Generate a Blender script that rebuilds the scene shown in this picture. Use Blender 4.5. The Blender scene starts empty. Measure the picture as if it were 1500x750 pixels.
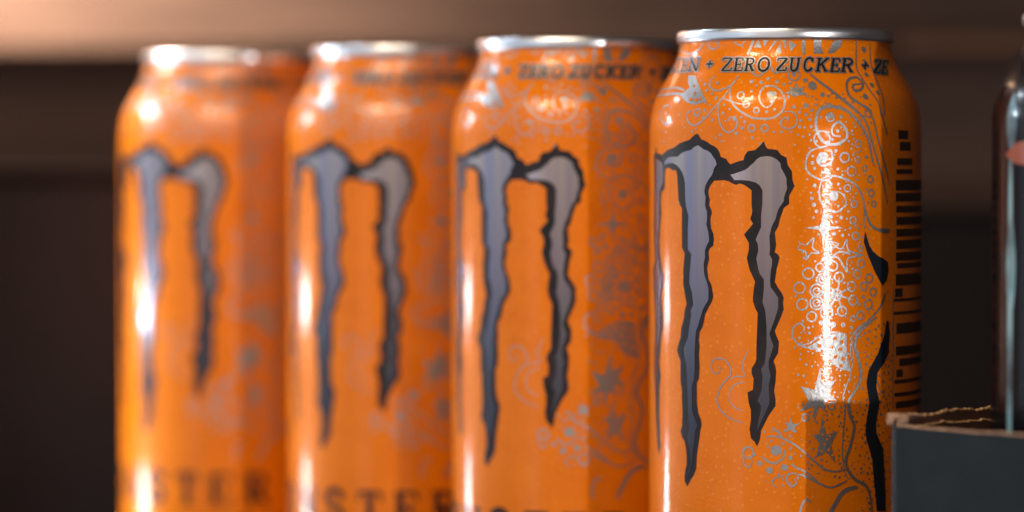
import bpy, bmesh, math, random
from mathutils import Vector, Matrix
from mathutils.geometry import tessellate_polygon

SC = bpy.context.scene
COL = SC.collection
MM = 0.001
R_ = math.radians
random.seed(7)

# ------------------------------------------------------------------ camera
cam_d = bpy.data.cameras.new('camera')
cam = bpy.data.objects.new('camera', cam_d)
COL.objects.link(cam)
SC.camera = cam
cam.location = (0, 0, 134 * MM)
cam.rotation_euler = (R_(90) - math.atan(125 / 4320.0), 0, 0)
cam_d.sensor_width = 36
cam_d.lens = 36 * 4320 / 1500.0
cam_d.clip_start = 0.01
cam_d.clip_end = 50
cam_d.dof.use_dof = True
cam_d.dof.focus_distance = 0.690
cam_d.dof.aperture_fstop = 4.5
SC.render.resolution_x = 1024
SC.render.resolution_y = 512

# ------------------------------------------------------------------ dim room light
world = bpy.data.worlds.new('World')
SC.world = world
world.use_nodes = True
bg = world.node_tree.nodes['Background']
bg.inputs[0].default_value = (0.9, 0.72, 0.68, 1)
bg.inputs[1].default_value = 0.045
SC.view_settings.view_transform = 'Standard'
SC.view_settings.look = 'None'
SC.view_settings.exposure = 0
SC.view_settings.gamma = 1
try:
    SC.cycles.use_denoising = True
    SC.cycles.sample_clamp_indirect = 6
    SC.cycles.max_bounces = 8
except Exception:
    pass

def area(name, loc, target, sx, sy, radiance, color, shape='RECTANGLE', spread=180):
    d = bpy.data.lights.new(name, 'AREA')
    d.shape = shape
    d.size = sx * MM
    d.size_y = sy * MM
    a = sx * sy * MM * MM * (1.0 if shape == 'RECTANGLE' else math.pi / 4)
    d.energy = radiance * math.pi * a
    d.color = color
    d.spread = R_(spread)
    o = bpy.data.objects.new(name, d)
    COL.objects.link(o)
    o.location = Vector(loc) * MM
    v = Vector(target) - Vector(loc)
    o.rotation_euler = v.to_track_quat('-Z', 'Y').to_euler()
    return o

COOL = (0.80, 0.92, 1.0)
WARM = (1.0, 0.78, 0.52)
# shop window behind the photographer, and the room on either side of it
area('window_light', (-540, -300, 150), (-540, 0, 150), 1240, 1250, 0.60, (1.0, 0.95, 0.90))
area('side_window_light', (-760, 470, 150), (0, 560, 150), 1350, 700, 0.80, (0.72, 0.86, 1.0))
area('room_light', (690, -310, 130), (300, 300, 130), 980, 520, 0.13, (1.0, 0.86, 0.78))
area('far_room_light', (1200, 120, 130), (0, 700, 130), 800, 500, 0.02, (1.0, 0.80, 0.70))
# upright light strip at the left end of the shelf with its brighter diodes
area('shelf_strip', (-196, 862, 150), (0, 780, 140), 8, 330, 2.0, COOL)
for z, e, sy in ((92, 260, 13), (26, 170, 28), (186, 330, 12), (262, 420, 13), (400, 330, 22)):
    area('shelf_diode', (-190, 858, z), (0, 790, z * 0.3 + 100), 13, sy, e * 0.55, COOL)
# key lamp out in the shop; dim strip added to lengthen its streak
area('streak_strip', (1040, -972, 44), (30, 740, 120), 70, 420, 10.0, COOL)
area('shop_bulb', (1035, -963, 22), (30, 740, 120), 30, 80, 2000.0, (1.0, 0.95, 0.90), 'ELLIPSE')
# warm ceiling spots
for x, y, z, r, e in ((-546, 340, 680, 34, 26), (-300, 120, 720, 28, 14), (-10, 90, 640, 24, 22), (-160, 60, 600, 24, 16), (-420, 200, 640, 24, 16),
                      (-90, 70, 700, 20, 18), (-480, 260, 740, 22, 20), (-230, 90, 640, 22, 24), (-360, 150, 600, 20, 16), (20, 60, 660, 14, 14), (-600, 420, 620, 24, 18)):
    area('ceiling_spot', (x, y, z), (-10, 790, 140), r, r, e * 2.4, WARM, 'ELLIPSE')
area('ceiling_glow', (-520, 300, 640), (0, 790, 150), 560, 300, 0.45, (1.0, 0.84, 0.66))
area('glint_panel', (-330, 260, 600), (0, 790, 150), 130, 30, 140.0, (1.0, 0.80, 0.56))  # both panels are added to draw golden glints on the shoulders
area('glint_panel', (-110, 150, 620), (0, 790, 150), 90, 26, 130.0, (1.0, 0.80, 0.56))
# warm lamp over the back shelf
area('back_lamp', (-235, 1120, 400), (-235, 1146, 190), 100, 20, 6500.0, (1.0, 0.84, 0.62), 'ELLIPSE', 125)

# ------------------------------------------------------------------ materials
def nn(nt, t, **kw):
    n = nt.nodes.new(t)
    for k, v in kw.items():
        setattr(n, k, v)
    return n

def mat(name, color, metallic=0.0, rough=0.5, coat=0.0, coat_rough=0.05, spec=0.5):
    m = bpy.data.materials.new(name)
    m.use_nodes = True
    b = m.node_tree.nodes['Principled BSDF']
    b.inputs['Base Color'].default_value = (*color, 1)
    b.inputs['Metallic'].default_value = metallic
    b.inputs['Roughness'].default_value = rough
    b.inputs['Coat Weight'].default_value = coat
    b.inputs['Coat Roughness'].default_value = coat_rough
    b.inputs['Specular IOR Level'].default_value = spec
    return m, m.node_tree, b

def ramp(nt, fac, stops):
    r = nn(nt, 'ShaderNodeValToRGB')
    els = r.color_ramp.elements
    while len(els) < len(stops):
        els.new(0.5)
    for e, (p, c) in zip(els, stops):
        e.position = p
        e.color = (*c, 1) if len(c) == 3 else c
    nt.links.new(fac, r.inputs[0])
    return r.outputs[0]

def noise(nt, scale, detail=3, rough=0.5, coord='Object', stretch=None):
    tc = nn(nt, 'ShaderNodeTexCoord')
    mp = nn(nt, 'ShaderNodeMapping')
    if stretch:
        mp.inputs['Scale'].default_value = stretch
    nt.links.new(tc.outputs[coord], mp.inputs[0])
    n = nn(nt, 'ShaderNodeTexNoise')
    n.inputs['Scale'].default_value = scale
    n.inputs['Detail'].default_value = detail
    n.inputs['Roughness'].default_value = rough
    nt.links.new(mp.outputs[0], n.inputs['Vector'])
    return n

def bump(nt, b, h, strength, dist, coat=True):
    bm_ = nn(nt, 'ShaderNodeBump')
    bm_.inputs['Strength'].default_value = strength
    bm_.inputs['Distance'].default_value = dist
    nt.links.new(h, bm_.inputs['Height'])
    nt.links.new(bm_.outputs[0], b.inputs['Normal'])
    if coat:
        nt.links.new(bm_.outputs[0], b.inputs['Coat Normal'])
    return bm_

def dotted(nt, scale, lo, hi):
    tc = nn(nt, 'ShaderNodeTexCoord')
    v = nn(nt, 'ShaderNodeTexVoronoi')
    v.inputs['Scale'].default_value = scale
    v.inputs['Randomness'].default_value = 0.85
    nt.links.new(tc.outputs['Object'], v.inputs['Vector'])
    r = nn(nt, 'ShaderNodeMapRange')
    r.inputs['From Min'].default_value = lo
    r.inputs['From Max'].default_value = hi
    r.inputs['To Min'].default_value = 1
    r.inputs['To Max'].default_value = 0
    nt.links.new(v.outputs['Distance'], r.inputs['Value'])
    return r.outputs[0]

def mathn(nt, op, a, b):
    m = nn(nt, 'ShaderNodeMath', operation=op)
    for i, x in enumerate((a, b)):
        if isinstance(x, (int, float)):
            m.inputs[i].default_value = x
        else:
            nt.links.new(x, m.inputs[i])
    return m.outputs[0]

def make_orange():
    m, nt, b = mat('orange_foil', (0.80, 0.20, 0.004), 0.12, 0.38, 0.42, 0.06, 0.06)
    n = noise(nt, 130, 4)
    dots = dotted(nt, 620, 0.10, 0.30)
    c1 = ramp(nt, n.outputs['Fac'], [(0.3, (0.74, 0.168, 0.001)), (0.7, (0.82, 0.198, 0.002))])
    mx = nn(nt, 'ShaderNodeMix', data_type='RGBA')
    mx.inputs[7].default_value = (0.95, 0.42, 0.10, 1)
    nt.links.new(c1, mx.inputs[6])
    nt.links.new(mathn(nt, 'MULTIPLY', dots, 0.26), mx.inputs[0])
    nt.links.new(mx.outputs[2], b.inputs['Base Color'])
    fine = noise(nt, 1500, 2)
    h = mathn(nt, 'ADD', mathn(nt, 'MULTIPLY', dots, 0.35), mathn(nt, 'MULTIPLY', fine.outputs['Fac'], 1.3))
    bump(nt, b, h, 0.50, 0.00008, False)
    cb = nn(nt, 'ShaderNodeBump')
    cb.inputs['Strength'].default_value = 0.38
    cb.inputs['Distance'].default_value = 0.00006
    nt.links.new(h, cb.inputs['Height'])
    nt.links.new(cb.outputs[0], b.inputs['Coat Normal'])
    sm = noise(nt, 38, 5, 0.65)
    cr = nn(nt, 'ShaderNodeMapRange')
    cr.inputs['From Min'].default_value = 0.35
    cr.inputs['From Max'].default_value = 0.7
    cr.inputs['To Min'].default_value = 0.06
    cr.inputs['To Max'].default_value = 0.11
    nt.links.new(sm.outputs['Fac'], cr.inputs['Value'])
    nt.links.new(cr.outputs[0], b.inputs['Coat Roughness'])
    return m

def make_silver():
    m, nt, b = mat('silver_ink', (0.37, 0.36, 0.37), 0.82, 0.42, 0.12, 0.06)
    fine = noise(nt, 1300, 2)
    bump(nt, b, fine.outputs['Fac'], 0.8, 0.00010)
    return m

def make_emblem_fill():
    m, nt, b = mat('brushed_silver_print', (0.25, 0.25, 0.26), 0.95, 0.27, 0.3, 0.08)
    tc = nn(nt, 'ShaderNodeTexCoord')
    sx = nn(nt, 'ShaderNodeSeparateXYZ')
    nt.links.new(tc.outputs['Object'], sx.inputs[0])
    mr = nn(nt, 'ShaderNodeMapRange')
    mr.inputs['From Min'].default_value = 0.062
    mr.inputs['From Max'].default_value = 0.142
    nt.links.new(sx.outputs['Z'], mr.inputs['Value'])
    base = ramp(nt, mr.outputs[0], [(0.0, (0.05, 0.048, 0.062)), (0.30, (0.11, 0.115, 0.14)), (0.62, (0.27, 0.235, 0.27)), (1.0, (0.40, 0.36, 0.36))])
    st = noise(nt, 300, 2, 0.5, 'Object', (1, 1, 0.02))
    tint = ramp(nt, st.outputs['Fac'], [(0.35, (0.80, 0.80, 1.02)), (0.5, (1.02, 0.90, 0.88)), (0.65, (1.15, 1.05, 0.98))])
    mx = nn(nt, 'ShaderNodeMix', data_type='RGBA', blend_type='MULTIPLY')
    mx.inputs[0].default_value = 1
    nt.links.new(base, mx.inputs[6])
    nt.links.new(tint, mx.inputs[7])
    nt.links.new(mx.outputs[2], b.inputs['Base Color'])
    return m

def make_black_ink():
    m, nt, b = mat('black_ink', (0.012, 0.009, 0.011), 0.0, 0.42, 0.12, 0.15, 0.25)
    n = noise(nt, 180, 4)
    c = ramp(nt, n.outputs['Fac'], [(0.35, (0.007, 0.006, 0.008)), (0.7, (0.026, 0.014, 0.018))])
    nt.links.new(c, b.inputs['Base Color'])
    return m

def make_alu():
    m, nt, b = mat('bare_aluminium', (0.78, 0.78, 0.82), 1.0, 0.30)
    n = noise(nt, 60, 3, 0.5, 'Object', (1, 1, 12))
    bump(nt, b, n.outputs['Fac'], 0.35, 0.0003)
    return m

M_OR = make_orange()
M_SI = make_silver()
M_EM = make_emblem_fill()
M_BK = make_black_ink()
M_AL = make_alu()

def make_wood(name, c0, c1, c2, scale=9, rough=0.55):
    m, nt, b = mat(name, c1, 0, rough, 0.0, 0.3, 0.12)
    n = noise(nt, scale, 5, 0.6, 'Object', (1.0, 3.0, 11.0))
    nt.links.new(ramp(nt, n.outputs['Fac'], [(0.28, c0), (0.5, c1), (0.72, c2)]), b.inputs['Base Color'])
    bump(nt, b, n.outputs['Fac'], 0.4, 0.001, False)
    return m

M_WOOD = make_wood('brown_board', (0.026, 0.0140, 0.0110), (0.039, 0.0212, 0.0165), (0.055, 0.031, 0.024), 14)
M_DWOOD = make_wood('dark_stained_wood', (0.034, 0.0190, 0.0155), (0.053, 0.030, 0.024), (0.075, 0.043, 0.034), 6, 0.6)
M_RAIL = make_wood('rail_wood', (0.06, 0.028, 0.015), (0.085, 0.04, 0.022), (0.11, 0.055, 0.03), 20)
M_SHELF = make_wood('black_shelf_laminate', (0.014, 0.012, 0.012), (0.022, 0.019, 0.018), (0.034, 0.027, 0.024), 10, 0.5)

# ------------------------------------------------------------------ can shape
PROFILE = [(0, 24.5), (2, 25.2), (9, 32.4), (12, 33), (144.2, 33), (146.5, 32.75), (149, 32.25), (151.5, 31.45), (154, 30.1),
           (156, 28.95), (158, 27.7), (160, 26.75), (162, 26.05), (163.5, 25.75), (165.2, 25.65)]
def _lin(z):
    if z <= PROFILE[0][0]:
        return PROFILE[0][1]
    for (a, b), (c, d) in zip(PROFILE, PROFILE[1:]):
        if z <= c:
            return b + (d - b) * (z - a) / (c - a)
    return PROFILE[-1][1]
_cache = {}
def radius(z):
    k = round(z * 20)
    if k not in _cache:
        s = 0
        for i in range(-6, 7):
            s += _lin(k / 20 + i * 0.22) * (7 - abs(i))
        _cache[k] = s / 49
    return _cache[k]
def slope(z):
    return (radius(z + 0.25) - radius(z - 0.25)) / 0.5
def on_can(deg, z, off):
    a = R_(deg)
    s = slope(z)
    l = math.hypot(1, s)
    nr, nz = 1 / l, -s / l
    r = radius(z) + off * nr
    return Vector((r * math.sin(a) * MM, -r * math.cos(a) * MM, (z + off * nz) * MM)), Vector((nr * math.sin(a), -nr * math.cos(a), nz))
U = 33.0 * math.pi / 180.0          # label millimetres per degree on the straight wall

EMBLEM = [[-76.96,139.77],[-74.06,138.11],[-67.94,137.6],[-63.04,138.73],[-57.81,139.36],[-54.09,140.32],[-50.67,140.79],[-48.25,141.1],[-46.31,141.9],[-44.44,142.53],[-43.34,142.37],[-41.9,141.24],[-40.15,140.91],[-38.78,140.58],[-37.1,139.93],[-35.45,139.61],[-33.83,138.96],[-32.87,138.16],[-32.24,137.04],[-29.75,136.56],[-28.83,135.76],[-27.92,135.28],[-25.53,135.76],[-24.05,136.07],[-22.3,136.23],[-21.73,137.35],[-20.58,138.3],[-19.15,138.46],[-17.45,138.62],[-15.48,139.57],[-13.81,140.68],[-13.25,139.73],[-12.41,138.93],[-10.2,138.77],[-8.27,138.61],[-6.89,137.5],[-4.68,136.86],[-4.13,135.11],[-2.47,133.68],[-2.18,131.62],[-1.35,130.19],[-2.45,129.07],[-3.54,127.96],[-3.53,126.05],[-5.73,125.1],[-6.27,123.98],[-7.09,122.87],[-7.91,120.8],[-9.28,119.36],[-9.0,117.93],[-8.72,116.5],[-9.26,114.75],[-7.88,114.27],[-7.33,113.48],[-7.87,112.2],[-8.42,111.09],[-9.23,107.9],[-7.85,106.47],[-6.46,105.36],[-5.63,104.24],[-5.9,102.97],[-5.62,101.53],[-6.44,100.1],[-8.08,97.86],[-9.18,96.42],[-8.62,95.46],[-7.51,93.87],[-7.78,91.32],[-9.7,89.4],[-8.87,88.12],[-8.59,86.85],[-8.85,84.61],[-9.39,82.37],[-8.83,80.46],[-8.83,78.86],[-11.59,76.6],[-13.25,74.67],[-14.64,73.05],[-15.19,70.8],[-16.31,69.35],[-17.44,70.45],[-18.87,71.23],[-19.45,73.3],[-18.89,75.55],[-18.9,77.79],[-19.76,79.38],[-20.35,81.93],[-18.06,82.6],[-17.79,85.17],[-18.65,86.44],[-18.65,87.55],[-17.24,88.85],[-16.68,89.66],[-16.69,92.53],[-16.42,96.37],[-16.16,100.52],[-17.29,101.79],[-18.15,103.22],[-18.15,104.34],[-17.88,105.94],[-17.32,107.86],[-18.46,109.28],[-19.61,110.71],[-20.18,111.99],[-20.76,113.42],[-19.91,115.34],[-19.92,116.94],[-21.07,118.05],[-21.94,118.84],[-20.79,119.65],[-19.36,120.61],[-18.23,121.41],[-18.8,122.05],[-19.37,122.52],[-18.8,123.48],[-18.52,124.44],[-18.81,125.71],[-18.82,127.63],[-18.83,129.22],[-20.26,129.86],[-21.99,130.49],[-23.74,130.81],[-25.5,130.49],[-27.0,130.81],[-28.51,131.28],[-30.97,131.6],[-35.42,131.43],[-36.4,130.79],[-37.39,130.15],[-38.06,129.18],[-38.05,128.22],[-37.38,126.94],[-37.71,125.65],[-36.7,124.69],[-36.37,123.89],[-37.03,122.76],[-37.02,121.64],[-36.69,120.2],[-35.69,119.08],[-35.36,117.64],[-35.68,116.19],[-37.33,115.53],[-38.0,114.72],[-37.66,113.12],[-38.66,110.86],[-38.31,109.57],[-37.97,108.29],[-36.63,107.02],[-35.97,105.58],[-35.63,104.14],[-36.29,103.01],[-38.28,101.21],[-39.64,99.89],[-40.32,97.95],[-41.02,96.8],[-42.43,95.65],[-42.78,93.7],[-42.42,92.42],[-42.77,90.47],[-42.4,87.25],[-42.75,84.66],[-43.83,83.66],[-43.81,79.13],[-43.07,76.56],[-41.63,74.99],[-41.27,73.71],[-41.98,72.4],[-42.33,70.77],[-43.04,68.8],[-43.76,66.51],[-44.11,63.25],[-45.6,61.57],[-47.13,60.53],[-49.09,58.82],[-50.73,60.04],[-50.74,61.34],[-50.33,62.66],[-49.52,64.0],[-49.53,65.95],[-49.94,67.88],[-50.77,69.47],[-52.47,70.54],[-53.34,71.81],[-52.48,72.98],[-52.07,76.57],[-52.51,79.16],[-52.52,81.76],[-53.4,83.68],[-53.42,88.56],[-54.76,89.82],[-55.68,91.1],[-54.77,92.59],[-53.44,94.09],[-53.02,96.37],[-51.32,98.69],[-50.91,100.64],[-49.68,102.29],[-50.51,103.89],[-51.77,106.79],[-51.79,110.35],[-50.97,114.25],[-52.67,115.53],[-52.69,119.74],[-52.71,124.93],[-54.03,125.73],[-54.93,126.86],[-55.4,130.11],[-55.88,133.03],[-56.82,134.0],[-58.77,133.84],[-60.83,134.33],[-63.01,134.49],[-64.76,134.16],[-65.36,133.02],[-65.34,130.41],[-65.34,129.59],[-68.57,128.6],[-69.25,126.13],[-68.54,123.52],[-69.93,119.57],[-70.65,116.6],[-69.89,113.66],[-67.78,110.09],[-66.46,108.8],[-66.45,106.83],[-68.42,104.17],[-68.4,101.87],[-67.05,98.62],[-67.04,96.33],[-68.36,94.32],[-69.04,91.67],[-70.46,87.67],[-68.99,84.43],[-70.42,81.09],[-70.38,75.16],[-69.61,69.59],[-68.89,67.65],[-70.32,65.44],[-71.86,66.51],[-73.56,71.38],[-74.94,75.94],[-75.46,80.88],[-77.0,85.28],[-76.73,90.26],[-75.57,94.43],[-75.61,99.05],[-77.16,102.64],[-78.29,105.92],[-78.92,109.88],[-76,112],[-78,120],[-77,130],[-78,137.5],[-74,139]]
FILLS = [[[-65.37,136.12],[-61.91,136.93],[-58.78,137.09],[-55.43,137.08],[-53.2,137.89],[-50.66,138.36],[-47.45,138.68],[-45.17,139.48],[-43.33,139.79],[-40.49,138.82],[-38.43,138.49],[-36.76,137.85],[-35.77,137.05],[-34.79,136.4],[-34.14,135.28],[-35.43,134.32],[-35.75,133.52],[-36.41,132.72],[-37.73,131.91],[-38.74,131.11],[-39.76,129.98],[-40.1,128.86],[-39.41,127.57],[-39.74,125.64],[-38.71,124.04],[-38.71,122.43],[-39.04,121.15],[-38.02,119.22],[-37.67,117.3],[-39.02,116.0],[-39.7,115.03],[-39.69,113.42],[-40.38,111.8],[-40.02,109.23],[-38.64,107.48],[-37.96,106.04],[-37.95,103.46],[-39.31,102.32],[-40.68,101.16],[-41.73,99.53],[-43.16,97.25],[-44.25,95.93],[-44.61,94.63],[-44.97,91.06],[-44.95,87.18],[-45.32,84.26],[-46.45,82.93],[-46.44,80.02],[-46.43,77.42],[-45.28,75.52],[-43.42,73.64],[-44.52,72.31],[-44.88,70.19],[-45.63,68.05],[-46.37,64.13],[-47.91,62.12],[-49.5,60.59],[-48.71,62.73],[-47.14,64.75],[-47.94,67.96],[-49.14,70.02],[-49.15,71.16],[-47.96,72.83],[-48.36,74.92],[-48.77,77.02],[-48.78,78.64],[-49.2,83.17],[-49.62,87.7],[-50.86,89.61],[-51.29,91.55],[-50.05,93.04],[-48.84,94.2],[-48.06,96.81],[-46.9,99.75],[-47.29,100.72],[-45.77,102.04],[-46.54,104.94],[-48.1,107.17],[-47.73,110.41],[-46.96,113.98],[-48.93,115.25],[-48.95,120.43],[-48.57,123.01],[-50.19,125.59],[-50.61,127.85],[-50.62,130.77],[-51.47,132.38],[-52.75,133.68],[-55.42,134.97],[-58.78,135.63],[-63.02,135.47],[-65.99,135.14]],[[-74.96,136.8],[-70.78,136.3],[-67.27,135.64],[-66.61,133.67],[-66.59,130.73],[-69.99,129.25],[-70.71,125.47],[-70.68,120.87],[-72.22,117.57],[-71.79,113.63],[-69.87,110.05],[-67.43,108.12],[-67.75,106.15],[-69.83,103.81],[-69.8,99.21],[-69.07,96.27],[-70.5,93.59],[-72.43,89.91],[-71.21,86.33],[-72.39,83.65],[-73.61,78.65],[-74.52,81.25],[-74.93,85.53],[-74.97,90.81],[-73.73,94.48],[-73.76,97.78],[-74.68,100.72],[-75.65,104.0],[-76.89,107.6],[-74,112],[-76,122],[-75,130],[-75,136]],[[-27.91,132.88],[-26.41,133.04],[-23.75,133.52],[-21.43,134.0],[-20.28,134.48],[-19.14,135.12],[-18.0,135.59],[-16.88,136.39],[-15.19,137.02],[-12.41,137.18],[-10.47,137.02],[-8.53,136.38],[-7.15,135.59],[-6.87,134.48],[-5.77,133.36],[-4.66,132.09],[-4.66,130.98],[-4.38,129.71],[-5.47,127.96],[-5.74,126.69],[-7.66,125.09],[-8.48,123.82],[-9.02,122.55],[-10.67,120.63],[-11.49,118.4],[-11.2,115.54],[-11.47,114.26],[-10.36,113.15],[-10.36,112.04],[-10.9,110.44],[-11.17,108.21],[-10.89,106.61],[-9.22,105.35],[-7.84,104.08],[-7.83,101.85],[-8.65,100.25],[-9.74,98.33],[-10.57,97.05],[-11.39,95.77],[-10.55,94.18],[-9.72,92.91],[-10.54,91.31],[-11.64,89.38],[-11.63,87.79],[-10.79,85.88],[-11.62,83.63],[-11.33,80.76],[-11.32,79.48],[-12.98,77.23],[-14.37,75.45],[-16.33,73.03],[-15.77,75.28],[-14.94,77.21],[-14.66,78.81],[-16.07,80.07],[-14.4,82.65],[-14.13,85.85],[-14.7,87.44],[-13.31,88.73],[-12.49,92.57],[-12.51,97.36],[-12.8,99.27],[-13.08,101.18],[-14.21,103.09],[-13.66,106.28],[-13.67,108.36],[-15.36,109.78],[-15.92,110.74],[-16.78,113.28],[-15.94,115.2],[-16.23,116.79],[-17.08,117.75],[-15.96,119.19],[-14.84,120.62],[-14.85,123.17],[-14.31,126.36],[-14.32,129.23],[-15.44,130.34],[-16.85,130.97],[-19.69,131.45],[-23.16,131.61],[-26.1,131.6]]]
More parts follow.
